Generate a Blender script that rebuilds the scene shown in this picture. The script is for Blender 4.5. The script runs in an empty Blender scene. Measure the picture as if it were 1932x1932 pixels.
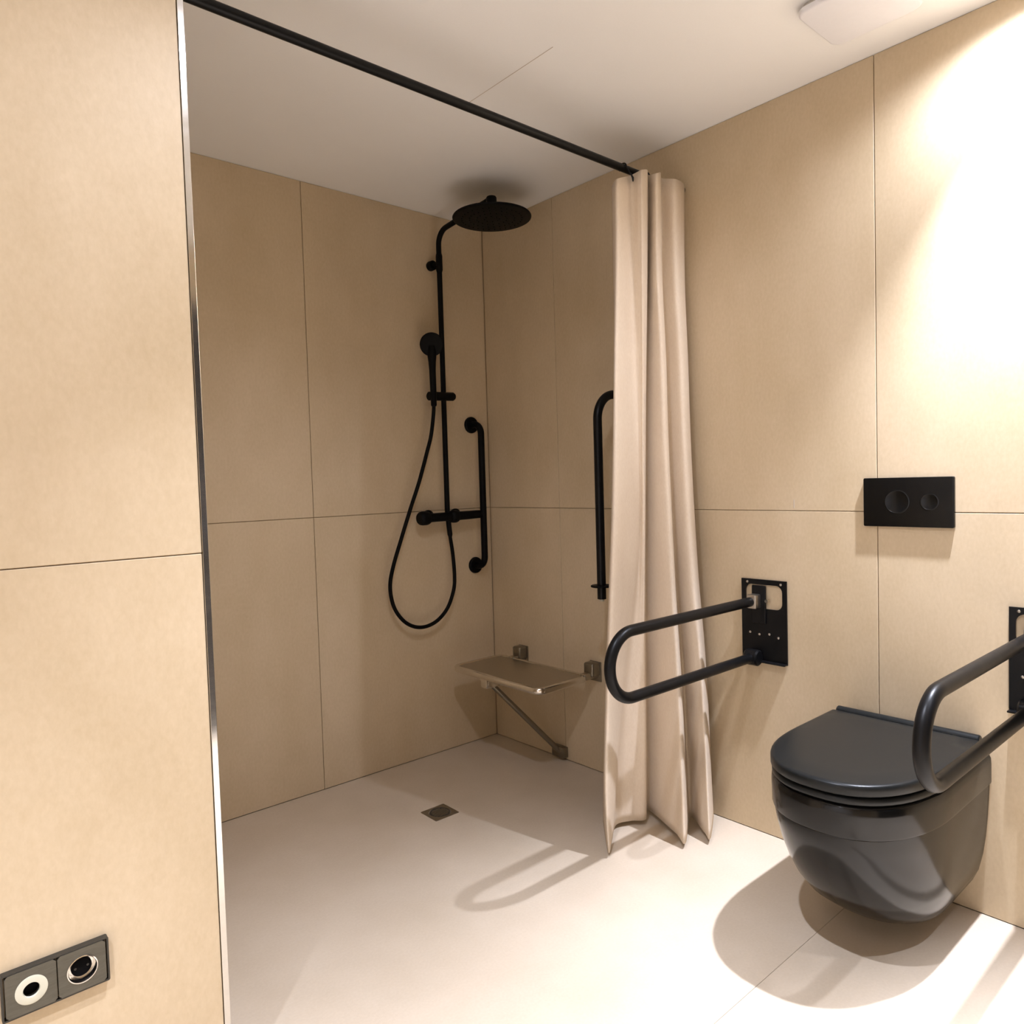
import bpy, bmesh, math, random
from mathutils import Vector, Matrix, noise

S = bpy.context.scene
C = S.collection
random.seed(4)

# ---------------------------------------------------------------- camera
cam_d = bpy.data.cameras.new('camera')
cam_d.sensor_width = 36.0
cam_d.lens = 36.0 * 1386.985 / 1932.0
cam_d.clip_start = 0.02
cam = bpy.data.objects.new('camera', cam_d)
C.objects.link(cam)
cr = Vector((0.7518, -0.6588, -0.0294)); cf = Vector((0.6575, 0.7523, -0.0417))
cf.normalize(); cr = (cr - cf * cr.dot(cf)).normalized(); cu = cr.cross(cf)
cam.matrix_world = Matrix(((cr.x, cu.x, -cf.x, -2.2228), (cr.y, cu.y, -cf.y, -2.6997),
                           (cr.z, cu.z, -cf.z, 1.2122), (0, 0, 0, 1)))
S.camera = cam

# ---------------------------------------------------------------- world, exposure
w = bpy.data.worlds.new('world'); S.world = w; w.use_nodes = True
w.node_tree.nodes['Background'].inputs[0].default_value = (0.9, 0.85, 0.78, 1)
w.node_tree.nodes['Background'].inputs[1].default_value = 0.05
S.view_settings.view_transform = 'Standard'
S.view_settings.look = 'None'
S.view_settings.exposure = 0.27
S.view_settings.gamma = 1.0
S.view_settings.use_curve_mapping = False

# ---------------------------------------------------------------- lamps (ceiling downlights and added fill)
LAMP_A = (-0.17, -2.20, 2.385)      # close to the toilet wall
LAMP_B = (-1.55, -1.90, 2.385)      # in front of the partition
def downlight(loc, core, spill, half_deg, blend, color=(0.95, 1.0, 1.18)):
    d = bpy.data.lights.new('downlight_beam', 'SPOT')
    d.energy = core; d.color = color; d.shadow_soft_size = 0.018
    d.spot_size = math.radians(2 * half_deg); d.spot_blend = blend
    o = bpy.data.objects.new('downlight_beam', d); C.objects.link(o); o.location = loc
    d2 = bpy.data.lights.new('downlight_spill', 'SPOT')
    d2.energy = spill; d2.color = color; d2.shadow_soft_size = 0.022
    d2.spot_size = math.radians(158); d2.spot_blend = 0.6
    o2 = bpy.data.objects.new('downlight_spill', d2); C.objects.link(o2); o2.location = loc
FILL_C = (-2.75, -2.25, 2.385)      # unseen fill over the left, added to brighten partition and ceiling
FILL_D = (-0.80, -3.02, 2.385)      # fill added behind the photographer, its floor bounce lifts the ceiling
downlight(LAMP_A, 300, 30, 36, 1.0)
downlight(LAMP_B, 155, 25, 38, 1.0)
downlight(FILL_C, 265, 6, 42, 1.0)
downlight(FILL_D, 560, 4, 29, 1.0)

# ---------------------------------------------------------------- materials
def principled(name, col, rough=0.5, metal=0.0, coat=0.0, spec=0.5):
    m = bpy.data.materials.new(name); m.use_nodes = True
    b = m.node_tree.nodes['Principled BSDF']
    b.inputs['Base Color'].default_value = (*col, 1)
    b.inputs['Roughness'].default_value = rough
    b.inputs['Metallic'].default_value = metal
    b.inputs['Coat Weight'].default_value = coat
    b.inputs['Coat Roughness'].default_value = 0.08
    b.inputs['Specular IOR Level'].default_value = spec
    return m

def grain(m, c1, c2, scale=6.0, detail=6.0, bump=0.0, bscale=90.0, stretch=(1, 1, 1), rough=None, fine=0.35, tint=None):
    """mottled procedural colour (world space) with fine grain and relief"""
    nt = m.node_tree; N = nt.nodes; L = nt.links
    b = N['Principled BSDF']
    geo = N.new('ShaderNodeNewGeometry')
    mp = N.new('ShaderNodeMapping'); mp.inputs['Scale'].default_value = stretch
    L.new(geo.outputs['Position'], mp.inputs['Vector'])
    n1 = N.new('ShaderNodeTexNoise'); n1.inputs['Scale'].default_value = scale
    n1.inputs['Detail'].default_value = detail; n1.inputs['Roughness'].default_value = 0.6
    L.new(mp.outputs[0], n1.inputs['Vector'])
    n2 = N.new('ShaderNodeTexNoise'); n2.inputs['Scale'].default_value = bscale
    n2.inputs['Detail'].default_value = 4
    L.new(mp.outputs[0], n2.inputs['Vector'])
    mix = N.new('ShaderNodeMix'); mix.data_type = 'FLOAT'; mix.inputs[0].default_value = fine
    L.new(n1.outputs['Fac'], mix.inputs[2]); L.new(n2.outputs['Fac'], mix.inputs[3])
    r = N.new('ShaderNodeValToRGB')
    r.color_ramp.elements[0].position = 0.34; r.color_ramp.elements[0].color = (*c1, 1)
    r.color_ramp.elements[1].position = 0.66; r.color_ramp.elements[1].color = (*c2, 1)
    L.new(mix.outputs[0], r.inputs['Fac'])
    L.new(r.outputs['Color'], b.inputs['Base Color'])
    if rough:
        mr = N.new('ShaderNodeMapRange')
        mr.inputs['To Min'].default_value = rough[0]; mr.inputs['To Max'].default_value = rough[1]
        L.new(n1.outputs['Fac'], mr.inputs['Value']); L.new(mr.outputs[0], b.inputs['Roughness'])
    if bump:
        bp = N.new('ShaderNodeBump'); bp.inputs['Strength'].default_value = bump
        bp.inputs['Distance'].default_value = 0.002
        L.new(mix.outputs[0], bp.inputs['Height']); L.new(bp.outputs[0], b.inputs['Normal'])
    return m

M = {}
M['tile'] = grain(principled('sand_tile', (0.55, 0.42, 0.29), 0.55, spec=0.35), (0.54, 0.423, 0.27), (0.648, 0.525, 0.362),
                  scale=3.2, detail=9, bump=0.25, bscale=120, stretch=(1, 1, 0.6), rough=(0.42, 0.62), fine=0.3)
M['floor_tile'] = grain(principled('sand_floor_tile', (0.58, 0.47, 0.35), 0.55, spec=0.35), (0.57, 0.475, 0.36), (0.65, 0.555, 0.44),
                        scale=3.0, detail=9, bump=0.12, bscale=140, rough=(0.42, 0.6), fine=0.3)
M['grout'] = grain(principled('beige_grout', (0.42, 0.31, 0.20), 0.9), (0.40, 0.29, 0.18), (0.46, 0.34, 0.225), scale=60)
M['floor_grout'] = principled('floor_grout', (0.47, 0.385, 0.285), 0.8)
M['plaster'] = grain(principled('white_ceiling_paint', (0.8, 0.76, 0.7), 0.85, spec=0.2), (0.91, 0.90, 0.885), (0.94, 0.93, 0.915),
                     scale=2.0, detail=4, bump=0.05, bscale=200)
M['crack'] = principled('ceiling_hairline', (0.55, 0.48, 0.40), 0.9)
M['black'] = grain(principled('satin_black_metal', (0.004, 0.004, 0.0042), 0.34, spec=0.2), (0.0035, 0.0035, 0.0038), (0.0055, 0.0055, 0.006),
                   scale=40, rough=(0.3, 0.42))
M['matt_black'] = grain(principled('matt_black_metal', (0.003, 0.003, 0.003), 0.5, spec=0.10), (0.0025, 0.0025, 0.0025), (0.0035, 0.0033, 0.0033),
                   scale=40, rough=(0.45, 0.55))
M['ceramic'] = grain(principled('black_glazed_ceramic', (0.003, 0.003, 0.003), 0.15, spec=0.34), (0.0028, 0.0028, 0.0027), (0.0034, 0.0033, 0.0032),
                   scale=20, rough=None)
M['lid'] = grain(principled('satin_black_plastic', (0.016, 0.017, 0.017), 0.32, spec=0.22), (0.007, 0.008, 0.008), (0.010, 0.011, 0.011), scale=60,
                   rough=(0.3, 0.36))
M['glass_black'] = grain(principled('black_plate', (0.008, 0.008, 0.008), 0.25, spec=0.25), (0.0035, 0.0035, 0.0035), (0.005, 0.0048, 0.0045), scale=30)
M['chrome'] = grain(principled('polished_steel', (0.72, 0.69, 0.64), 0.16, 1.0), (0.70, 0.67, 0.62), (0.76, 0.73, 0.68), scale=30, rough=(0.12, 0.2))
M['steel'] = grain(principled('brushed_steel', (0.5, 0.46, 0.40), 0.32, 1.0), (0.46, 0.42, 0.36), (0.54, 0.50, 0.44), scale=8, stretch=(40, 2, 40), rough=(0.26, 0.4))
M['dark_steel'] = principled('dark_steel', (0.26, 0.235, 0.19), 0.28, 0.9)
M['trim'] = grain(principled('trim_steel', (0.85, 0.83, 0.80), 0.10, 1.0), (0.70, 0.69, 0.66), (0.75, 0.735, 0.705), scale=10, stretch=(1, 1, 6), rough=(0.07, 0.14))
M['cloth'] = grain(principled('ecru_cloth', (0.66, 0.53, 0.40), 0.9, spec=0.15), (0.70, 0.58, 0.45), (0.78, 0.67, 0.54), scale=9, detail=8, bump=0.35, bscale=260,
                   stretch=(1, 1, 0.35), fine=0.45)
M['white_plastic'] = grain(principled('white_plastic', (0.7, 0.69, 0.70), 0.4), (0.82, 0.815, 0.85), (0.85, 0.845, 0.88), scale=3)
M['pewter'] = grain(principled('pewter_plate', (0.11, 0.105, 0.085), 0.38, 0.75), (0.10, 0.095, 0.077), (0.135, 0.128, 0.105), scale=18, stretch=(1, 1, 5), rough=(0.32, 0.45))
M['pewter_edge'] = principled('pewter_edge', (0.05, 0.047, 0.04), 0.35, 0.6)
M['cream_plastic'] = principled('cream_plastic', (0.60, 0.58, 0.46), 0.4)
M['hole'] = principled('dark_hole', (0.002, 0.002, 0.0025), 0.5, spec=0.05)
M['door'] = grain(principled('dark_door', (0.02, 0.017, 0.015), 0.5), (0.018, 0.015, 0.013), (0.028, 0.023, 0.02), scale=4, stretch=(6, 6, 0.5))
M['drain_steel'] = principled('drain_steel', (0.30, 0.26, 0.20), 0.35, 0.9)
M['drain_dark'] = principled('drain_dark', (0.04, 0.035, 0.025), 0.5)
M['lamp'] = bpy.data.materials.new('lamp_lens'); M['lamp'].use_nodes = True
_b = M['lamp'].node_tree.nodes['Principled BSDF']
_b.inputs['Emission Color'].default_value = (0.95, 1.0, 1.18, 1); _b.inputs['Emission Strength'].default_value = 20

# ---------------------------------------------------------------- mesh helpers (world coordinates)
def new_bm(): return bmesh.new()

def add_box(bm, lo, hi, bevel=0.0, seg=2):
    t = bmesh.new()
    bmesh.ops.create_cube(t, size=1.0)
    lo = Vector(lo); hi = Vector(hi)
    for v in t.verts:
        v.co = Vector(((lo[i] + hi[i]) / 2 + v.co[i] * (hi[i] - lo[i])) for i in range(3))
    if bevel:
        bmesh.ops.bevel(t, geom=t.edges[:], offset=bevel, segments=seg, profile=0.5, affect='EDGES')
    merge(bm, t)

def merge(bm, t):
    me = bpy.data.meshes.new('tmp'); t.to_mesh(me); t.free(); bm.from_mesh(me); bpy.data.meshes.remove(me)

def fillet(pts, rad, seg=10):
    """round the inner corners of a polyline; rad is a number or one per corner"""
    pts = [Vector(p) for p in pts]; out = [pts[0]]
    for i in range(1, len(pts) - 1):
        r = rad[i - 1] if isinstance(rad, (list, tuple)) else rad
        a = (pts[i - 1] - pts[i]).normalized(); b = (pts[i + 1] - pts[i]).normalized()
        ang = a.angle(b); d = r / math.tan(ang / 2)
        p0 = pts[i] + a * d; p1 = pts[i] + b * d
        c = pts[i] + (a + b).normalized() * (r / math.sin(ang / 2))
        u = (p0 - c); v = (p1 - c); th = u.angle(v)
        for k in range(seg + 1):
            f = k / seg
            out.append(c + (u * math.sin((1 - f) * th) + v * math.sin(f * th)) / math.sin(th))
    out.append(pts[-1]); return out

def add_tube(bm, pts, r, n=14, cap=True):
    pts = [Vector(p) for p in pts]
    rs = r if isinstance(r, (list, tuple)) else [r] * len(pts)
    tan = []
    for i in range(len(pts)):
        a = pts[max(i - 1, 0)]; b = pts[min(i + 1, len(pts) - 1)]
        tan.append((b - a).normalized())
    up = Vector((0, 0, 1)) if abs(tan[0].z) < 0.9 else Vector((1, 0, 0))
    nrm = (up - tan[0] * up.dot(tan[0])).normalized()
    rings = []
    for i, p in enumerate(pts):
        nrm = (nrm - tan[i] * nrm.dot(tan[i])).normalized(); bi = tan[i].cross(nrm)
        rings.append([bm.verts.new(p + (nrm * math.cos(2 * math.pi * k / n) + bi * math.sin(2 * math.pi * k / n)) * rs[i]) for k in range(n)])
    for a, b in zip(rings, rings[1:]):
        for k in range(n):
            bm.faces.new((a[k], a[(k + 1) % n], b[(k + 1) % n], b[k]))
    if cap:
        bm.faces.new(list(reversed(rings[0]))); bm.faces.new(rings[-1])

def add_lathe(bm, prof, origin, axis, n=40):
    """prof: (radius, height) pairs turned about axis through origin"""
    ax = Vector(axis).normalized(); o = Vector(origin)
    u = ax.orthogonal().normalized(); v = ax.cross(u)
    rings = []
    for r, h in prof:
        if r < 1e-6: rings.append([bm.verts.new(o + ax * h)])
        else: rings.append([bm.verts.new(o + ax * h + (u * math.cos(2 * math.pi * k / n) + v * math.sin(2 * math.pi * k / n)) * r) for k in range(n)])
    for a, b in zip(rings, rings[1:]):
        for k in range(n):
            k2 = (k + 1) % n
            if len(a) == 1 and len(b) == 1: continue
            if len(a) == 1: bm.faces.new((a[0], b[k2], b[k]))
            elif len(b) == 1: bm.faces.new((a[k], a[k2], b[0]))
            else: bm.faces.new((a[k], a[k2], b[k2], b[k]))

def rrect(cx, cy, hx, hy, r, n=6):
    """rounded rectangle outline, 4*(n+1) points"""
    out = []
    for sx, sy, a0 in ((1, 1, 0), (-1, 1, 90), (-1, -1, 180), (1, -1, 270)):
        for k in range(n + 1):
            a = math.radians(a0 + 90 * k / n)
            out.append((cx + sx * (hx - r) + r * math.cos(a), cy + sy * (hy - r) + r * math.sin(a)))
    return out

def add_prism(bm, outline, f, d0, d1, bevel=0.0):
    """outline points (a,b) placed by f(a,b,depth), closed between two depths; optional chamfer at d1"""
    loops = [[bm.verts.new(f(a, b, d0)) for a, b in outline]]
    if bevel:
        cx = sum(p[0] for p in outline) / len(outline); cy = sum(p[1] for p in outline) / len(outline)
        s = 1 if d1 > d0 else -1
        hx = max(abs(p[0] - cx) for p in outline); hy = max(abs(p[1] - cy) for p in outline)
        for k in range(4):
            t = math.pi / 2 * k / 3
            ins = bevel * (1 - math.cos(t)); dep = d1 - s * bevel * (1 - math.sin(t))
            loops.append([bm.verts.new(f(cx + (a - cx) * (hx - ins) / hx, cy + (b - cy) * (hy - ins) / hy, dep)) for a, b in outline])
    else:
        loops.append([bm.verts.new(f(a, b, d1)) for a, b in outline])
    n = len(outline)
    for A, B in zip(loops, loops[1:]):
        for k in range(n): bm.faces.new((A[k], A[(k + 1) % n], B[(k + 1) % n], B[k]))
    bm.faces.new(list(reversed(loops[0]))); bm.faces.new(loops[-1])

def add_ring_prism(bm, outer, inner, f, d0, d1):
    """plate with a hole; outer and inner have equal point counts"""
    n = len(outer)
    L = [[bm.verts.new(f(a, b, d)) for a, b in o] for o, d in ((outer, d0), (outer, d1), (inner, d1), (inner, d0))]
    for A, B in zip(L, L[1:] + L[:1]):
        for k in range(n): bm.faces.new((A[k], A[(k + 1) % n], B[(k + 1) % n], B[k]))

def catmull(P, n):
    P = [Vector(p) for p in P]; out = []
    for i in range(len(P) - 1):
        p0 = P[i - 1] if i else P[0] * 2 - P[1]
        p3 = P[i + 2] if i + 2 < len(P) else P[-1] * 2 - P[-2]
        p1, p2 = P[i], P[i + 1]
        for k in range(n):
            t = k / n
            out.append(0.5 * ((2 * p1) + (p2 - p0) * t + (2 * p0 - 5 * p1 + 4 * p2 - p3) * t * t + (3 * p1 - p0 - 3 * p2 + p3) * t ** 3))
    out.append(P[-1]); return out

# ---------------------------------------------------------------- objects
ROOT = {}
def thing(name, label, cat, loc=(0, 0, 0), group=None):
    o = bpy.data.objects.new(name, None); C.objects.link(o)
    o.location = loc; o.empty_display_size = 0.05
    o['label'] = label; o['category'] = cat
    if group: o['group'] = group
    ROOT[o] = Vector(loc); return o

def obj(name, bm, mat, parent=None, smooth=True, label=None, angle=35):
    off = ROOT.get(parent, Vector((0, 0, 0))) if parent else Vector((0, 0, 0))
    bmesh.ops.recalc_face_normals(bm, faces=bm.faces[:])
    for v in bm.verts: v.co -= off
    for f in bm.faces: f.smooth = smooth
    if smooth:
        lim = math.radians(angle)
        for e in bm.edges:
            if len(e.link_faces) == 2 and e.calc_face_angle(0) > lim: e.smooth = False
    me = bpy.data.meshes.new(name); bm.to_mesh(me); bm.free()
    me.materials.append(M[mat])
    o = bpy.data.objects.new(name, me); C.objects.link(o)
    if parent: o.parent = parent; ROOT[o] = off
    if label: o['label'] = label
    return o

def struct(name, bm, mat, **k):
    o = obj(name, bm, mat, smooth=False, **k); o['kind'] = 'structure'; return o

H = 2.40
GAP = 0.0010          # half joint width
ZJ = 1.0918           # horizontal tile joint
TT = 0.006            # how far tiles stand in front of the grout bed

# ---------------------------------------------------------------- setting
def wall(name, lo, hi, axis, face, sign, us, zs, mat='tile'):
    """backing slab lo..hi plus tile children whose front is the plane axis=face; sign: side the room is on"""
    bm = new_bm(); add_box(bm, lo, hi); W = struct(name, bm, 'grout')
    ux = 1 - axis
    for u0, u1 in zip(us, us[1:]):
        for z0, z1 in zip(zs, zs[1:]):
            b = new_bm(); a = [0, 0, z0 + GAP]; c = [0, 0, z1 - GAP]
            a[ux] = u0 + GAP; c[ux] = u1 - GAP
            a[axis] = min(face, face - sign * TT); c[axis] = max(face, face - sign * TT)
            add_box(b, a, c, bevel=0.0011, seg=1)
            obj('tile', b, mat, W, smooth=False)
    return W

YR = -3.50; XL = -3.30
bm = new_bm(); add_box(bm, (XL - 0.1, YR - 0.1, -0.10), (0.1, 0.1, -TT)); floor = struct('floor', bm, 'floor_grout')
for (x0, x1) in ((XL, -2.22), (-2.22, 0.0)):
    for (y0, y1) in ((YR, -3.10), (-3.10, -1.7837), (-1.7837, 0.0)):
        b = new_bm(); add_box(b, (x0 + .0004, y0 + .0004, -TT), (x1 - .0004, y1 - .0004, 0), bevel=0.0006, seg=1)
        obj('floor_tile', b, 'floor_tile', floor, smooth=False)
bm = new_bm(); add_box(bm, (XL - 0.1, YR - 0.1, H), (0.1, 0.1, H + 0.1)); ceiling = struct('ceiling', bm, 'plaster')
b = new_bm(); add_box(b, (-0.7490, -1.24, H - 0.0006), (-0.7472, -0.84, H + 0.004)); obj('hairline_crack', b, 'crack', ceiling, smooth=False)

WR = wall('wall_right', (TT, YR - 0.1, 0.0), (0.1, 0.1, H), 0, 0.0, -1, (YR, -3.1020, -1.7837, -0.4660, -0.001), (0.0, ZJ, H))
wall('wall_back', (-1.95, TT, 0.0), (TT, 0.1, H), 1, 0.0, -1, (-1.85, -0.9035, -0.001), (0.0, ZJ, H))
wall('wall_shower', (-1.95, -1.085, 0.0), (-1.85 - TT, TT, H), 0, -1.85, 1, (-1.085, 0.0), (0.0, ZJ, H))
wall('wall_partition', (XL, -1.245 + TT, 0.0), (-1.7440, -1.085, H), 1, -1.245, -1, (XL, -2.65, -1.7449), (0.0, ZJ, H))
bm = new_bm(); add_box(bm, (XL - 0.1, YR - 0.1, 0.0), (XL, -1.0, H)); struct('wall_left', bm, 'plaster')
bm = new_bm(); add_box(bm, (XL, YR - 0.1, 0.0), (TT, YR, H)); struct('wall_front', bm, 'tile')
# partition end face and its steel corner profile
bm = new_bm(); add_box(bm, (-1.7440, -1.2395, 0.0), (-1.7340, -1.085, H)); struct('wall_partition_end', bm, 'tile')
bm = new_bm(); add_box(bm, (-1.7449, -1.2475, 0.0), (-1.7334, -1.2395, H), bevel=0.0006, seg=2)
trim = struct('trim_1', bm, 'trim')
# dark door in the wall behind the photographer
bm = new_bm(); add_box(bm, (-1.15, YR - 0.004, 0.004), (-0.16, YR + 0.035, 2.12), bevel=0.003); door = struct('door_1', bm, 'door')
bm = new_bm(); add_tube(bm, fillet([(-1.07, YR + 0.03, 1.03), (-1.07, YR + 0.085, 1.03), (-0.94, YR + 0.085, 1.03)], 0.015), 0.009); obj('door_handle', bm, 'black', door)
# little scuff on the right wall
bm = new_bm(); add_box(bm, (-0.0005, -1.5275, 1.10), (0.0002, -1.5245, 1.128)); obj('scuff_mark', bm, 'crack', WR, smooth=False)

# ---------------------------------------------------------------- fold-down support rails
def support_rail(origin, label, up=False, flip=False):
    """origin: wall point (y of the tube plane, z of the upper hinge). local: d = out of the wall, h = height"""
    y0, zt = origin
    t = thing('support_rail', label, 'rail', (0, y0, zt), 'black fold-down support rails')
    P = lambda d, y, h: Vector((-d, y0 + y, zt + h))
    # wall plate with its cut-out; plate centre sits 28 mm beside the tube plane
    pc = -0.0285; hw = 0.081; z1 = 0.072; z0 = -0.203
    win = rrect(pc, 0.015, 0.066, 0.040, 0.022, 6)
    def outl(x0, x1, y_0, y_1, n=7):
        pts = []
        for (ax, ay), (bx, by) in (((x1, 0.015), (x1, y_1)), ((x0, y_1), (x0, 0.015)), ((x0, 0.015), (x0, y_0)), ((x1, y_0), (x1, 0.015))):
            pass
        for sx, sy, a0 in ((1, 1, 0), (-1, 1, 90), (-1, -1, 180), (1, -1, 270)):
            X = x1 if sx > 0 else x0; Y = y_1 if sy > 0 else y_0
            c = [(X, Y)] * n
            # walk round the corner so that the ring faces stay tidy
            mx = pc; my = 0.015
            for k in range(n):
                f = k / (n - 1)
                first, last = ((X, my + (Y - my) * 0.6), (mx + (X - mx) * 0.6, Y)) if a0 in (0, 180) else ((mx + (X - mx) * 0.6, Y), (X, my + (Y - my) * 0.6))
                if f < 0.5: p = (first[0] + (X - first[0]) * f * 2, first[1] + (Y - first[1]) * f * 2)
                else: p = (X + (last[0] - X) * (f - .5) * 2, Y + (last[1] - Y) * (f - .5) * 2)
                pts.append(p)
        return pts
    bm = new_bm()
    add_ring_prism(bm, outl(pc - hw, pc + hw, -0.045, z1), win, lambda a, b, d: P(d, a, b), 0.002, 0.007)
    add_box(bm, P(0.007, pc - hw, z0), P(0.002, pc + hw, -0.045))
    plate = obj('wall_plate', bm, 'black', t, smooth=True)
    bm = new_bm(); add_box(bm, P(0.026, pc - hw, z0), P(0.002, pc + hw, z0 + 0.005), bevel=0.0015)
    obj('bottom_lip', bm, 'black', t)
    bm = new_bm(); add_box(bm, P(0.013, -0.020 - 0.018, -0.075), P(0.005, 0.012, 0.052), bevel=0.003); obj('hinge_web', bm, 'black', t)
    bm = new_bm(); add_box(bm, P(0.045, -0.022, -0.022), P(0.011, 0.012, 0.024), bevel=0.004); obj('hinge_block', bm, 'steel', t, label='bare grey metal hinge block')
    bm = new_bm(); add_tube(bm, [P(0.006, -0.045, 0.004), P(0.020, -0.045, 0.004)], 0.006); obj('hinge_pin', bm, 'chrome', t)
    for a, b in ((0.022, -0.108), (-0.012, -0.112), (-0.048, -0.108), (-0.080, -0.116), (-0.09, 0.06), (0.03, 0.062)):
        bm = new_bm(); add_lathe(bm, [(0.0, 0.003), (0.002, 0.0028), (0.0038, 0.0018), (0.0042, 0.0)], P(0.007, a, b), (-1, 0, 0), 14)
        obj('screw', bm, 'steel', t)
    L = 0.745; h = -0.187; r = 0.016
    if not up:
        path = [P(0.030, 0, 0), P(L, 0, 0.0), P(L, 0, h), P(0.030, 0, h)]
        boss = P(0.030, 0, h); ax = (0, 1, 0)
    else:   # folded up: the loop stands along the wall
        path = [P(0.045, 0, 0.0), P(0.045, 0, L), P(0.045 - h, 0, L), P(0.045 - h, 0, 0.0)]
        boss = None
    bm = new_bm(); add_tube(bm, fillet(path, [0.0932, 0.0932], 14), r, 20); obj('tube', bm, 'black', t)
    bm = new_bm()
    if not up:
        add_lathe(bm, [(0, -0.024), (0.022, -0.024), (0.027, -0.019), (0.027, 0.019), (0.022, 0.024), (0, 0.024)], boss, ax, 28)
        add_box(bm, boss + Vector((0.0, -0.012, -0.016)), boss + Vector((0.026, 0.012, 0.016)), bevel=0.003)
        obj('hinge_boss', bm, 'black', t)
    else:
        e = path[-1]
        add_lathe(bm, [(0.0161, -0.004), (0.038, -0.003), (0.040, 0.0), (0.038, 0.003), (0.0161, 0.004)], e + Vector((0, 0, 0.047)), (0, 0, 1), 36)
        obj('collar', bm, 'matt_black', t)
        bm = new_bm(); add_lathe(bm, [(0, -0.008), (0.009, -0.008), (0.009, 0.0), (0, 0.0)], e, (0, 0, 1), 16); obj('end_stop', bm, 'cream_plastic', t, label='pale end stop')
        bm = new_bm(); add_tube(bm, [P(0.006, 0, 0.02), P(0.05, 0, 0.02)], 0.018); obj('hinge_boss', bm, 'black', t)
    return t

support_rail((-1.390, 0.790), 'black fold-down support rail lowered between shower curtain and toilet')
support_rail((-2.168, 0.777), 'black fold-down support rail lowered over the right side of the toilet, cut by the frame')
support_rail((-0.905, 0.775), 'black support rail folded up upright in the shower, half behind the curtain', up=True)

# ---------------------------------------------------------------- toilet
TC = -1.872
def dshape(w, l, x0=0.0, n=28, p=2.35, front=0.52):
    """plan outline: straight sides from the wall (x=x0), superelliptic front reaching x=-l"""
    r = l * front; pts = []
    for k in range(n + 1):
        a = math.pi * k / n - math.pi / 2
        s, c = math.sin(a), math.cos(a)
        yy = w * (abs(s) ** (2 / p)) * (1 if s > 0 else -1)
        xx = -(l - r) - r * (abs(c) ** (2 / p))
        pts.append((xx, TC + yy))
    return [(x0, TC - w)] + [(-(l - r) * 0.5 + x0 * .5, TC - w)] + pts + [(-(l - r) * 0.5 + x0 * .5, TC + w)] + [(x0, TC + w)]

def loft(bm, secs):
    """secs: list of (z, outline)"""
    rings = [[bm.verts.new((x, y, z)) for x, y in o] for z, o in secs]
    n = len(rings[0])
    for a, b in zip(rings, rings[1:]):
        for k in range(n): bm.faces.new((a[k], a[(k + 1) % n], b[(k + 1) % n], b[k]))
    bm.faces.new(list(reversed(rings[0]))); bm.faces.new(rings[-1])

toilet = thing('toilet', 'black wall-hung toilet with its lid closed', 'toilet', (0, TC, 0.06))
bm = new_bm()
prof = [(0.047, .075, .22), (0.050, .110, .285), (0.062, .136, .335), (0.085, .156, .380), (0.12, .171, .430), (0.17, .182, .478), (0.22, .1885, .514), (0.27, .1925, .543), (0.32, .1955, .564), (0.364, .1975, .577)]
secs = [(z, dshape(w_, l_)) for z, w_, l_ in prof]
secs += [(0.3665, dshape(.1975, .576)), (0.3675, dshape(.2005, .5795)), (0.372, dshape(.2015, .581)), (0.42, dshape(.2015, .584)), (0.436, dshape(.2005, .583)), (0.443, dshape(.197, .579)), (0.446, dshape(.19, .572))]
loft(bm, secs); bowl = obj('bowl', bm, 'ceramic', toilet, angle=50)
bm = new_bm()
loft(bm, [(0.447, dshape(.186, .572, -.06)), (0.4485, dshape(.1955, .582, -.06)), (0.452, dshape(.198, .586, -.06)), (0.462, dshape(.198, .586, -.06)), (0.4655, dshape(.1955, .583, -.06)), (0.467, dshape(.188, .574, -.06))])
obj('seat', bm, 'lid', toilet, angle=60)
bm = new_bm()
loft(bm, [(0.469, dshape(.188, .577, -.07)), (0.4705, dshape(.195, .587, -.07)), (0.474, dshape(.199, .592, -.07)), (0.491, dshape(.199, .592, -.07)), (0.4950, dshape(.198, .5905, -.07)), (0.4978, dshape(.1945, .586, -.07)), (0.4990, dshape(.188, .578, -.071)), (0.5000, dshape(.15, .51, -.08)), (0.5003, dshape(.08, .38, -.12))])
obj('lid', bm, 'lid', toilet, angle=60)
bm = new_bm(); add_tube(bm, [(-0.048, TC - 0.190, 0.492), (-0.048, TC - 0.187, 0.492), (-0.048, TC + 0.187, 0.492), (-0.048, TC + 0.190, 0.492)], [0.012, 0.0145, 0.0145, 0.012], 18)
obj('hinge_bar', bm, 'lid', toilet)
bm = new_bm(); add_box(bm, (-0.062, TC - 0.186, 0.445), (-0.02, TC + 0.186, 0.484), bevel=0.004); obj('seat_mount', bm, 'lid', toilet)

# ---------------------------------------------------------------- flush plate
fp = thing('flush_plate', 'black rectangular flush plate with two round buttons above the toilet', 'flush plate', (0, -1.869, 1.12))
bm = new_bm(); add_prism(bm, rrect(-1.869, 1.120, 0.1205, 0.0705, 0.004, 4), lambda a, b, d: Vector((-d, a, b)), 0.0, 0.011, bevel=0.0015)
obj('plate', bm, 'glass_black', fp)
for y, r in ((-1.842, 0.032), (-1.928, 0.022)):
    bm = new_bm(); add_lathe(bm, [(r + 0.003, 0.0), (r + 0.003, 0.0006), (r, 0.0012), (r - 0.002, 0.0003), (0, -0.0006 + 0.0008)], (-0.011, y, 1.121), (-1, 0, 0), 40)
    obj('flush_button', bm, 'glass_black', fp)

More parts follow.
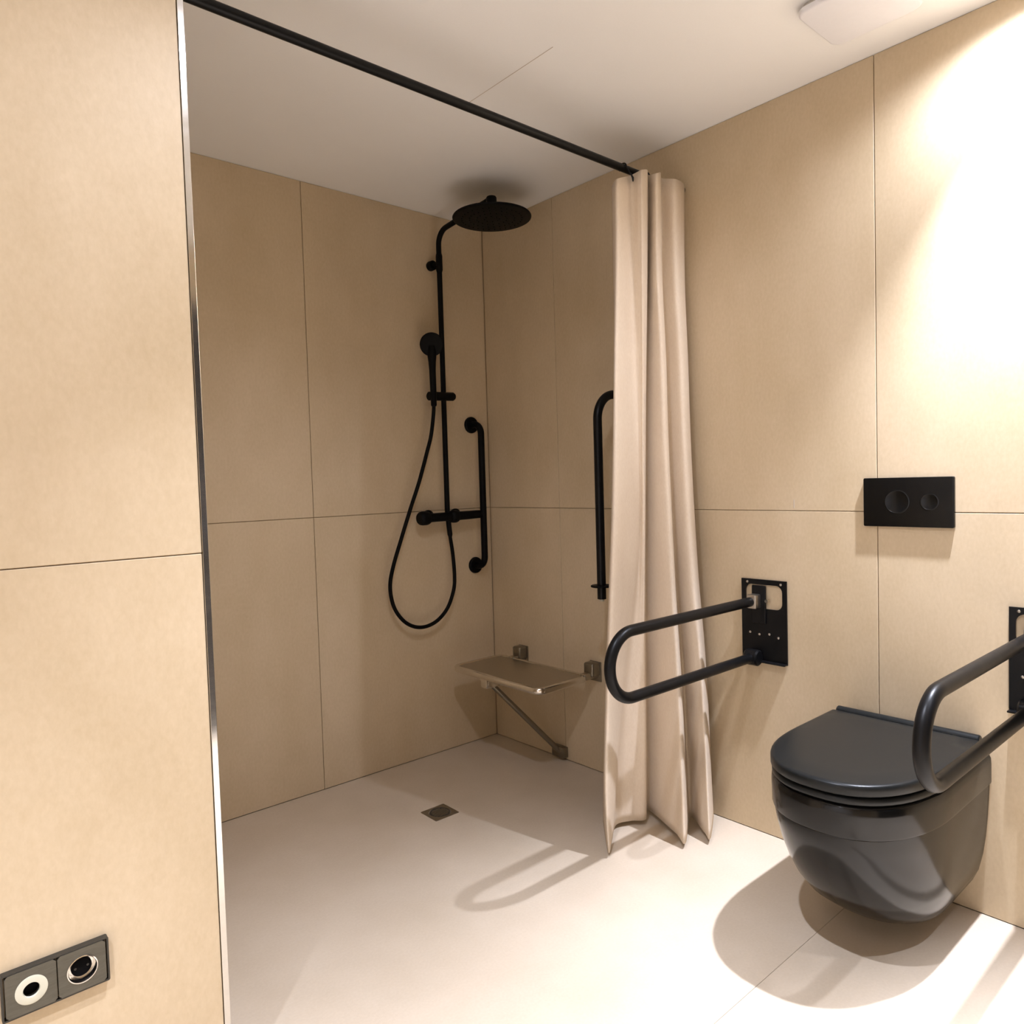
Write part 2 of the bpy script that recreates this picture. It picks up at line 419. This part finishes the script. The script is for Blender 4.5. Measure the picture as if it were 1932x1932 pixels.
# ---------------------------------------------------------------- socket panel on the partition
sp = thing('socket_panel', 'pewter double wall socket panel low on the foreground partition', 'socket', (-2.021, -1.245, 0.39))
PX = lambda a, b, d: Vector((a, -1.245 - d, b))
bm = new_bm(); add_ring_prism(bm, rrect(-2.021, 0.3885, 0.0795, 0.0395, 0.003, 3), rrect(-2.021, 0.3885, 0.0765, 0.0365, 0.001, 3), PX, 0.0, 0.0118); obj('frame', bm, 'pewter_edge', sp)
for cx, nm in ((-2.0585, 'insert_plate'), (-1.9835, 'insert_plate')):
    bm = new_bm()
    ri = 0.0125 if cx < -2.03 else 0.0215
    n = 48; inner = [(cx + ri * math.cos(2 * math.pi * (k + .5) / n), 0.3885 + ri * math.sin(2 * math.pi * (k + .5) / n)) for k in range(n)]
    outer = []
    for k in range(n):
        a = 2 * math.pi * (k + .5) / n; c, s = math.cos(a), math.sin(a); q = 0.0365 / max(abs(c), abs(s)); outer.append((cx + q * c, 0.3885 + q * s))
    add_ring_prism(bm, outer, inner, PX, 0.004, 0.0128); ip = obj(nm, bm, 'pewter', sp)
    bm = new_bm()
    if cx < -2.03:
        add_lathe(bm, [(0.0235, 0.0), (0.0235, 0.0012), (0.022, 0.0018), (0.0125, 0.0014), (0.0115, -0.002)], (cx, -1.2578, 0.3885), (0, -1, 0), 40); obj('port_ring', bm, 'cream_plastic', ip, label='cream ring of the data port')
        bm = new_bm(); add_lathe(bm, [(0.0125, 0.0), (0, 0.0)], (cx, -1.2475, 0.3885), (0, -1, 0), 30); obj('port_hole', bm, 'hole', ip)
    else:
        add_lathe(bm, [(0.0235, 0.0), (0.0238, 0.0015), (0.0222, 0.002), (0.0212, 0.0), (0.0205, -0.0118), (0.0, -0.0118)], (cx, -1.2578, 0.3885), (0, -1, 0), 40); obj('socket_rim', bm, 'chrome', ip, label='bright rim round the socket well')
        bm = new_bm(); add_lathe(bm, [(0.0160, 0.0), (0.0160, 0.003), (0.0150, 0.0036), (0, 0.0034)], (cx, -1.2462, 0.3885), (0, -1, 0), 36); obj('socket_well', bm, 'hole', ip)
        for s in (-1, 1):
            bm = new_bm(); add_lathe(bm, [(0.0020, 0.0), (0.0020, 0.0008), (0, 0.001)], (cx + s * 0.0095, -1.2495, 0.3885), (0, -1, 0), 12); obj('contact', bm, 'pewter_edge', ip)

# ---------------------------------------------------------------- shower column
col = thing('shower_column', 'black shower column with round rain head and mixer on the back wall', 'shower', (-0.303, -0.07, 1.06))
PXX, PY = -0.303, -0.07
bm = new_bm(); add_tube(bm, [(PXX, PY, 1.06), (PXX, PY, 2.19)], 0.0115, 18); obj('riser_pipe', bm, 'matt_black', col)
bm = new_bm(); add_tube(bm, [(PXX, PY, 2.13), (PXX, PY, 2.14), (PXX, PY, 2.20), (PXX, PY, 2.21)], [0.0115, 0.0145, 0.0145, 0.0125], 18); obj('pipe_sleeve', bm, 'matt_black', col)
bm = new_bm(); add_tube(bm, fillet([(PXX, PY, 2.19), (PXX, PY, 2.303), (PXX, -0.41, 2.334), (PXX, -0.437, 2.334)], [0.062, 0.05], 12), 0.0115, 18); obj('shower_arm', bm, 'matt_black', col)
bm = new_bm()
add_lathe(bm, [(0, 2.2560), (0.148, 2.2560), (0.156, 2.2585), (0.1575, 2.2625), (0.155, 2.2665), (0.12, 2.2710), (0.05, 2.2760), (0.022, 2.2800), (0.017, 2.284), (0.017, 2.300), (0.021, 2.304), (0.021, 2.338), (0.018, 2.343), (0, 2.343)], (PXX, -0.434, 0), (0, 0, 1), 64)
head = obj('rain_head', bm, 'matt_black', col)
bm = new_bm()
for ring_r, cnt in ((0.03, 8), (0.06, 16), (0.09, 24), (0.12, 32)):
    for k in range(cnt):
        a = 2 * math.pi * k / cnt
        add_lathe(bm, [(0.003, 0.0), (0.002, -0.0025), (0, -0.0025)], (PXX + ring_r * math.cos(a), -0.434 + ring_r * math.sin(a), 2.2562), (0, 0, 1), 6)
noz = obj('nozzles', bm, 'hole', head); noz['kind'] = 'stuff'
bm = new_bm(); add_tube(bm, [(PXX - 0.0, 0.0, 2.172), (PXX - 0.0, PY, 2.172)], 0.008); add_lathe(bm, [(0, 0), (0.0205, 0), (0.0215, 0.003), (0.0205, 0.026), (0.019, 0.028), (0, 0.028)], (PXX, 0, 2.172), (0, -1, 0), 30)
obj('wall_bracket', bm, 'matt_black', col)
bm = new_bm(); add_tube(bm, [(-0.425, PY, 1.064), (-0.425 + .01, PY, 1.064), (-0.19, PY, 1.066), (-0.122, PY, 1.067), (-0.120, PY, 1.067)], [0.018, 0.0195, 0.0195, 0.0185, 0.0165], 24); obj('mixer_body', bm, 'matt_black', col)
for xc, r_, hl in ((-0.428, 0.0305, 0.026), (-0.268, 0.0285, 0.020)):
    bm = new_bm(); add_lathe(bm, [(0, -hl), (r_ * .75, -hl), (r_ * .93, -hl * .75), (r_, -hl * .3), (r_, hl * .45), (r_ * .9, hl * .85), (r_ * .66, hl), (0, hl)], (xc, PY, 1.064), (1, 0, 0), 32)
    obj('mixer_knob', bm, 'matt_black', col)
for xc in (-0.36, -0.21):
    bm = new_bm(); add_tube(bm, [(xc, 0, 1.066), (xc, PY, 1.066)], 0.012); add_lathe(bm, [(0, 0), (0.03, 0), (0.03, 0.006), (0.022, 0.012), (0, 0.012)], (xc, 0, 1.066), (0, -1, 0), 28)
    obj('wall_union', bm, 'matt_black', col)
bm = new_bm(); add_tube(bm, [(-0.386, -0.072, 1.590), (-0.382, -0.072, 1.590), (-0.255, -0.072, 1.594), (-0.247, -0.072, 1.594)], [0.0145, 0.019, 0.019, 0.014], 24)
obj('slide_holder', bm, 'matt_black', col)

hs = thing('hand_shower', 'black hand shower in the column holder with its looping hose', 'hand shower', (-0.37, -0.09, 1.60))
hd = Vector((-0.383, -0.105, 1.806)); ax = Vector((-0.5, -0.80, -0.25)).normalized()
bm = new_bm(); add_lathe(bm, [(0, -0.016), (0.02, -0.0155), (0.042, -0.008), (0.050, 0.0), (0.0505, 0.005), (0.047, 0.008), (0, 0.009)], hd, ax, 40); obj('spray_head', bm, 'matt_black', hs)
bm = new_bm(); add_tube(bm, [hd - ax * 0.003 + Vector((0, 0, -0.005)), (-0.378, -0.098, 1.765), (-0.372, -0.090, 1.735), (-0.3705, -0.088, 1.70), (-0.3695, -0.088, 1.60), (-0.369, -0.088, 1.55), (-0.369, -0.088, 1.545)],
                     [0.016, 0.020, 0.0165, 0.0145, 0.0135, 0.0125, 0.010], 20); obj('handle', bm, 'matt_black', hs)
hp = [(-0.369, -0.088, 1.56), (-0.371, -0.085, 1.51), (-0.384, -0.08, 1.42), (-0.403, -0.075, 1.353), (-0.446, -0.07, 1.224), (-0.494, -0.066, 1.106), (-0.541, -0.062, 0.985), (-0.584, -0.06, 0.872), (-0.603, -0.06, 0.79), (-0.590, -0.06, 0.705), (-0.548, -0.06, 0.640), (-0.492, -0.06, 0.603), (-0.430, -0.06, 0.594), (-0.366, -0.06, 0.613), (-0.312, -0.062, 0.662), (-0.279, -0.064, 0.735), (-0.2725, -0.066, 0.80), (-0.280, -0.068, 0.90), (-0.294, -0.07, 0.985), (-0.299, -0.07, 1.05)]
bm = new_bm(); add_tube(bm, catmull(hp, 8), 0.0082, 12); obj('hose', bm, 'matt_black', hs)
bm = new_bm(); add_tube(bm, [(-0.2915, -0.07, 0.975), (-0.293, -0.07, 0.985), (-0.298, -0.07, 1.03), (-0.299, -0.07, 1.05)], [0.0085, 0.0115, 0.0115, 0.012], 16); obj('hose_nut', bm, 'matt_black', hs)

# ---------------------------------------------------------------- grab bar on the back wall
gb = thing('grab_bar', 'short black vertical grab bar on the back wall by the corner', 'grab bar', (-0.103, 0, 1.15))
bm = new_bm(); add_tube(bm, fillet([(-0.103, -0.004, 1.478), (-0.103, -0.075, 1.478), (-0.103, -0.075, 0.826), (-0.103, -0.004, 0.826)], 0.045, 12), 0.0150, 20); obj('bar', bm, 'matt_black', gb)
for z in (1.478, 0.826):
    bm = new_bm(); add_lathe(bm, [(0, 0), (0.037, 0), (0.038, 0.003), (0.037, 0.010), (0.033, 0.013), (0, 0.013)], (-0.103, 0, z), (0, -1, 0), 36); obj('flange', bm, 'matt_black', gb)

# ---------------------------------------------------------------- folding shower seat
ss = thing('folding_bench', 'small steel folding shower seat on the right wall near the corner', 'shower seat', (0, -0.42, 0.42))
SZ = 0.420
out = rrect(-0.206, -0.400, 0.142, 0.278, 0.035, 6)
bm = new_bm(); F = lambda a, b, d: Vector((a, b, d))
n = len(out)
sec = [(SZ - 0.024, 0.012), (SZ - 0.026, 0.004), (SZ - 0.020, 0.0), (SZ - 0.006, 0.0), (SZ + 0.0, 0.004), (SZ + 0.001, 0.010), (SZ - 0.002, 0.016), (SZ - 0.006, 0.019)]
rings = []
for z, ins in sec:
    rings.append([bm.verts.new((-0.206 + (a + 0.206) * (0.142 - ins) / 0.142, -0.400 + (b + 0.400) * (0.278 - ins) / 0.278, z)) for a, b in out])
for A, B in zip(rings, rings[1:]):
    for k in range(n): bm.faces.new((A[k], A[(k + 1) % n], B[(k + 1) % n], B[k]))
bm.faces.new(list(reversed(rings[0])))
obj('seat_rim', bm, 'chrome', ss, angle=60)
bm = new_bm(); add_prism(bm, rrect(-0.206, -0.400, 0.1235, 0.2595, 0.022, 6), F, SZ - 0.012, SZ - 0.003); obj('seat_panel', bm, 'steel', ss)
for y in (-0.212, -0.655):
    bm = new_bm(); add_box(bm, (-0.006, y - 0.030, 0.380), (0.0, y + 0.030, 0.462), bevel=0.002); wb = obj('wall_bracket', bm, 'dark_steel', ss)
    bm = new_bm(); add_box(bm, (-0.050, y - 0.026, 0.405), (-0.004, y + 0.026, 0.462), bevel=0.008, seg=3); obj('bracket_cap', bm, 'dark_steel', wb)
    bm = new_bm(); add_box(bm, (-0.085, y - 0.016, 0.398), (-0.004, y + 0.016, 0.424), bevel=0.004); obj('hinge_arm', bm, 'steel', wb)
bt = Vector((-0.287, -0.318, 0.362)); bf = Vector((-0.022, -0.448, 0.038))
dirv = (bf - bt).normalized(); side = dirv.cross(Vector((0, 0, 1))).normalized()
bm = new_bm(); add_tube(bm, [bt + dirv * 0.0, bf], 0.0115, 12); obj('brace', bm, 'dark_steel', ss)
bm = new_bm(); add_box(bm, bt + Vector((-0.04, -0.022, -0.012)), bt + Vector((0.036, 0.022, 0.036)), bevel=0.006); obj('brace_knuckle', bm, 'chrome', ss)
bm = new_bm(); add_box(bm, (-0.030, -0.480, 0.012), (0.0, -0.408, 0.058), bevel=0.003); obj('wall_foot', bm, 'dark_steel', ss)

# ---------------------------------------------------------------- floor drain
dr = thing('floor_drain', 'small square steel drain in the shower floor', 'drain', (-0.695, -0.498, 0))
bm = new_bm(); sq = rrect(-0.695, -0.498, 0.052, 0.050, 0.004, 6); ci = [( -0.695 + 0.040 * math.cos(math.radians(3 + 0) + 2 * math.pi * (k + 0.5) / 28), -0.498 + 0.040 * math.sin(2 * math.pi * (k + 0.5) / 28)) for k in range(28)]
add_ring_prism(bm, sq, ci, F, -0.003, 0.0016); obj('drain_frame', bm, 'drain_steel', dr)
bm = new_bm(); add_lathe(bm, [(0.0395, -0.003), (0.0395, 0.0004), (0.036, 0.0018), (0.033, 0.0006), (0, 0.0004)], (-0.695, -0.498, 0), (0, 0, 1), 36); gr = obj('grate', bm, 'drain_dark', dr)
for k in range(-3, 4):
    hl = math.sqrt(max(0.031 ** 2 - (k * 0.0085) ** 2, 1e-5)); bm = new_bm(); add_box(bm, (-0.695 - hl, -0.498 + k * 0.0085 - 0.0018, 0.0002), (-0.695 + hl, -0.498 + k * 0.0085 + 0.0018, 0.0014)); obj('grate_bar', bm, 'drain_steel', gr, smooth=False)

# ---------------------------------------------------------------- curtain rod
rod = thing('curtain_rod', 'straight black shower curtain rod under the ceiling', 'rod', (-0.9, -1.12, 2.222))
bm = new_bm(); add_tube(bm, [(-1.7336, -1.120, 2.222), (-0.001, -1.120, 2.222)], 0.0122, 18); obj('pole', bm, 'black', rod)
for x, s in ((-1.7336, 1), (0.0, -1)):
    bm = new_bm(); add_lathe(bm, [(0, 0), (0.0165, 0), (0.0165, 0.018), (0.0155, 0.020), (0, 0.020)], (x, -1.120, 2.222), (s, 0, 0), 32); obj('end_cap', bm, 'black', rod)

# ---------------------------------------------------------------- curtain
CURT = [[(-0.361, -1.109, 2.159), (-0.355, -1.101, 1.906), (-0.343, -1.089, 1.6), (-0.343, -1.076, 1.35), (-0.345, -1.063, 1.11), (-0.351, -1.049, 0.86), (-0.359, -1.033, 0.6), (-0.359, -1.018, 0.37), (-0.358, -1.007, 0.2), (-0.353, -0.995, 0.02)],
 [(-0.402, -1.165, 2.153), (-0.41, -1.164, 1.906), (-0.426, -1.162, 1.6), (-0.436, -1.161, 1.35), (-0.447, -1.159, 1.11), (-0.467, -1.157, 0.86), (-0.489, -1.155, 0.6), (-0.505, -1.153, 0.37), (-0.512, -1.152, 0.2), (-0.502, -1.15, 0.02)],
 [(-0.316, -1.15, 2.19), (-0.322, -1.147, 1.906), (-0.322, -1.143, 1.6), (-0.315, -1.138, 1.35), (-0.307, -1.134, 1.11), (-0.331, -1.129, 0.86), (-0.377, -1.123, 0.6), (-0.406, -1.118, 0.37), (-0.423, -1.114, 0.2), (-0.441, -1.11, 0.02)],
 [(-0.318, -1.185, 2.191), (-0.313, -1.175, 1.906), (-0.301, -1.159, 1.6), (-0.289, -1.144, 1.35), (-0.277, -1.128, 1.11), (-0.281, -1.111, 0.86), (-0.306, -1.091, 0.6), (-0.326, -1.073, 0.37), (-0.338, -1.06, 0.2), (-0.344, -1.045, 0.02)],
 [(-0.312, -1.195, 2.194), (-0.307, -1.185, 1.906), (-0.298, -1.17, 1.6), (-0.289, -1.155, 1.35), (-0.278, -1.14, 1.11), (-0.272, -1.123, 0.86), (-0.275, -1.105, 0.6), (-0.276, -1.087, 0.37), (-0.277, -1.074, 0.2), (-0.283, -1.06, 0.02)],
 [(-0.256, -1.17, 2.215), (-0.259, -1.164, 1.906), (-0.264, -1.155, 1.6), (-0.264, -1.146, 1.35), (-0.264, -1.138, 1.11), (-0.263, -1.128, 0.86), (-0.255, -1.116, 0.6), (-0.247, -1.106, 0.37), (-0.243, -1.098, 0.2), (-0.239, -1.09, 0.02)],
 [(-0.212, -1.14, 2.22), (-0.217, -1.133, 1.906), (-0.221, -1.123, 1.6), (-0.22, -1.114, 1.35), (-0.215, -1.103, 1.11), (-0.21, -1.092, 0.86), (-0.2, -1.08, 0.6), (-0.191, -1.068, 0.37), (-0.182, -1.06, 0.2), (-0.174, -1.05, 0.02)],
 [(-0.241, -1.195, 2.2), (-0.254, -1.197, 1.906), (-0.248, -1.2, 1.6), (-0.252, -1.202, 1.35), (-0.252, -1.205, 1.11), (-0.253, -1.208, 0.86), (-0.25, -1.212, 0.6), (-0.25, -1.215, 0.37), (-0.247, -1.217, 0.2), (-0.245, -1.22, 0.02)],
 [(-0.192, -1.175, 2.221), (-0.208, -1.183, 1.906), (-0.212, -1.196, 1.6), (-0.224, -1.207, 1.35), (-0.232, -1.22, 1.11), (-0.238, -1.233, 0.86), (-0.245, -1.249, 0.6), (-0.254, -1.263, 0.37), (-0.266, -1.273, 0.2), (-0.28, -1.285, 0.02)],
 [(-0.14, -1.14, 2.227), (-0.15, -1.143, 1.906), (-0.146, -1.148, 1.6), (-0.146, -1.153, 1.35), (-0.146, -1.158, 1.11), (-0.138, -1.164, 0.86), (-0.124, -1.17, 0.6), (-0.118, -1.176, 0.37), (-0.115, -1.18, 0.2), (-0.112, -1.185, 0.02)],
 [(-0.132, -1.19, 2.21), (-0.148, -1.197, 1.906), (-0.147, -1.208, 1.6), (-0.157, -1.218, 1.35), (-0.162, -1.229, 1.11), (-0.166, -1.24, 0.86), (-0.16, -1.254, 0.6), (-0.164, -1.266, 0.37), (-0.167, -1.275, 0.2), (-0.173, -1.285, 0.02)],
 [(-0.055, -1.165, 2.224), (-0.079, -1.177, 1.906), (-0.093, -1.195, 1.6), (-0.113, -1.212, 1.35), (-0.128, -1.23, 1.11), (-0.14, -1.25, 0.86), (-0.147, -1.272, 0.6), (-0.163, -1.292, 0.37), (-0.18, -1.308, 0.2), (-0.199, -1.325, 0.02)],
 [(-0.01, -1.14, 2.23), (-0.028, -1.147, 1.906), (-0.035, -1.159, 1.6), (-0.043, -1.169, 1.35), (-0.048, -1.181, 1.11), (-0.046, -1.193, 0.86), (-0.036, -1.207, 0.6), (-0.039, -1.22, 0.37), (-0.046, -1.229, 0.2), (-0.052, -1.24, 0.02)]]
cur = thing('shower_curtain', 'cream cloth shower curtain drawn aside against the right wall', 'curtain', (-0.22, -1.17, 0.02))
bm = new_bm()
colsm = [catmull(c, 6) for c in CURT]               # smooth down each fold line
rows = len(colsm[0]); grid = []
for i in range(rows):
    line = catmull([c[i] for c in colsm], 8)        # smooth across the folds
    grid.append(line)
vs = []
for i, line in enumerate(grid):
    rowv = []
    for j, p in enumerate(line):
        k = noise.noise(Vector((p.x * 9, p.y * 9, p.z * 2.2))) * 0.004 + noise.noise(Vector((p.x * 30, p.y * 30, p.z * 9))) * 0.0012
        q = p + Vector((-0.6, -0.6, 0)) * k
        q.x = min(q.x, -0.006)
        rowv.append(bm.verts.new(q))
    vs.append(rowv)
for a, b in zip(vs, vs[1:]):
    for j in range(len(a) - 1): bm.faces.new((a[j], b[j], b[j + 1], a[j + 1]))
cl = obj('cloth', bm, 'cloth', cur, angle=180)
mo = cl.modifiers.new('thickness', 'SOLIDIFY'); mo.thickness = 0.0016; mo.offset = 0
# hooks over the rod
for x in (-0.318, -0.20, -0.10):
    bm = new_bm()
    pts = [(x, -1.120 + 0.0150 * math.cos(math.radians(a)), 2.222 + 0.0150 * math.sin(math.radians(a))) for a in range(-20, 181, 20)]
    pts += [(x - 0.003, -1.145, 2.206), (x - 0.008, -1.160, 2.188), (x - 0.012, -1.170, 2.172), (x - 0.014, -1.172, 2.160)]
    add_tube(bm, pts, [0.0022] * (len(pts) - 3) + [0.0026, 0.0036, 0.0022], 8); obj('hook', bm, 'black', cur)

# ---------------------------------------------------------------- ceiling vent
cv = thing('ceiling_vent', 'white rounded square vent cover on the ceiling', 'vent', (-0.28, -1.86, H))
bm = new_bm(); add_prism(bm, rrect(-0.275, -1.865, 0.112, 0.116, 0.030, 8), lambda a, b, d: Vector((a, b, H - d)), 0.013, 0.026, bevel=0.006); obj('cover', bm, 'white_plastic', cv)
bm = new_bm(); add_prism(bm, rrect(-0.275, -1.865, 0.102, 0.106, 0.022, 8), lambda a, b, d: Vector((a, b, H - d)), 0.0, 0.013); obj('vent_collar', bm, 'chrome', cv)

# ---------------------------------------------------------------- downlight fittings, also for the added fill
for (x, y, z), lab in ((LAMP_A, 'small round recessed downlight in the ceiling beside the vent'), (LAMP_B, 'small round recessed downlight in the ceiling in front of the partition'),
                          (FILL_C, 'small round added fill light in the ceiling, leftmost of the row'),
                          (FILL_D, 'small round added fill light in the ceiling by the dark door')):
    dl = thing('downlight', lab, 'lamp', (x, y, H), 'recessed ceiling downlights')
    bm = new_bm(); add_lathe(bm, [(0.030, -0.003), (0.034, -0.005), (0.043, -0.003), (0.044, 0.0), (0.030, 0.0), (0.030, -0.003)], (x, y, H), (0, 0, 1), 36); obj('bezel', bm, 'white_plastic', dl)
    bm = new_bm(); add_lathe(bm, [(0.030, -0.001), (0, -0.001)], (x, y, H), (0, 0, 1), 30); obj('lens', bm, 'lamp', dl)
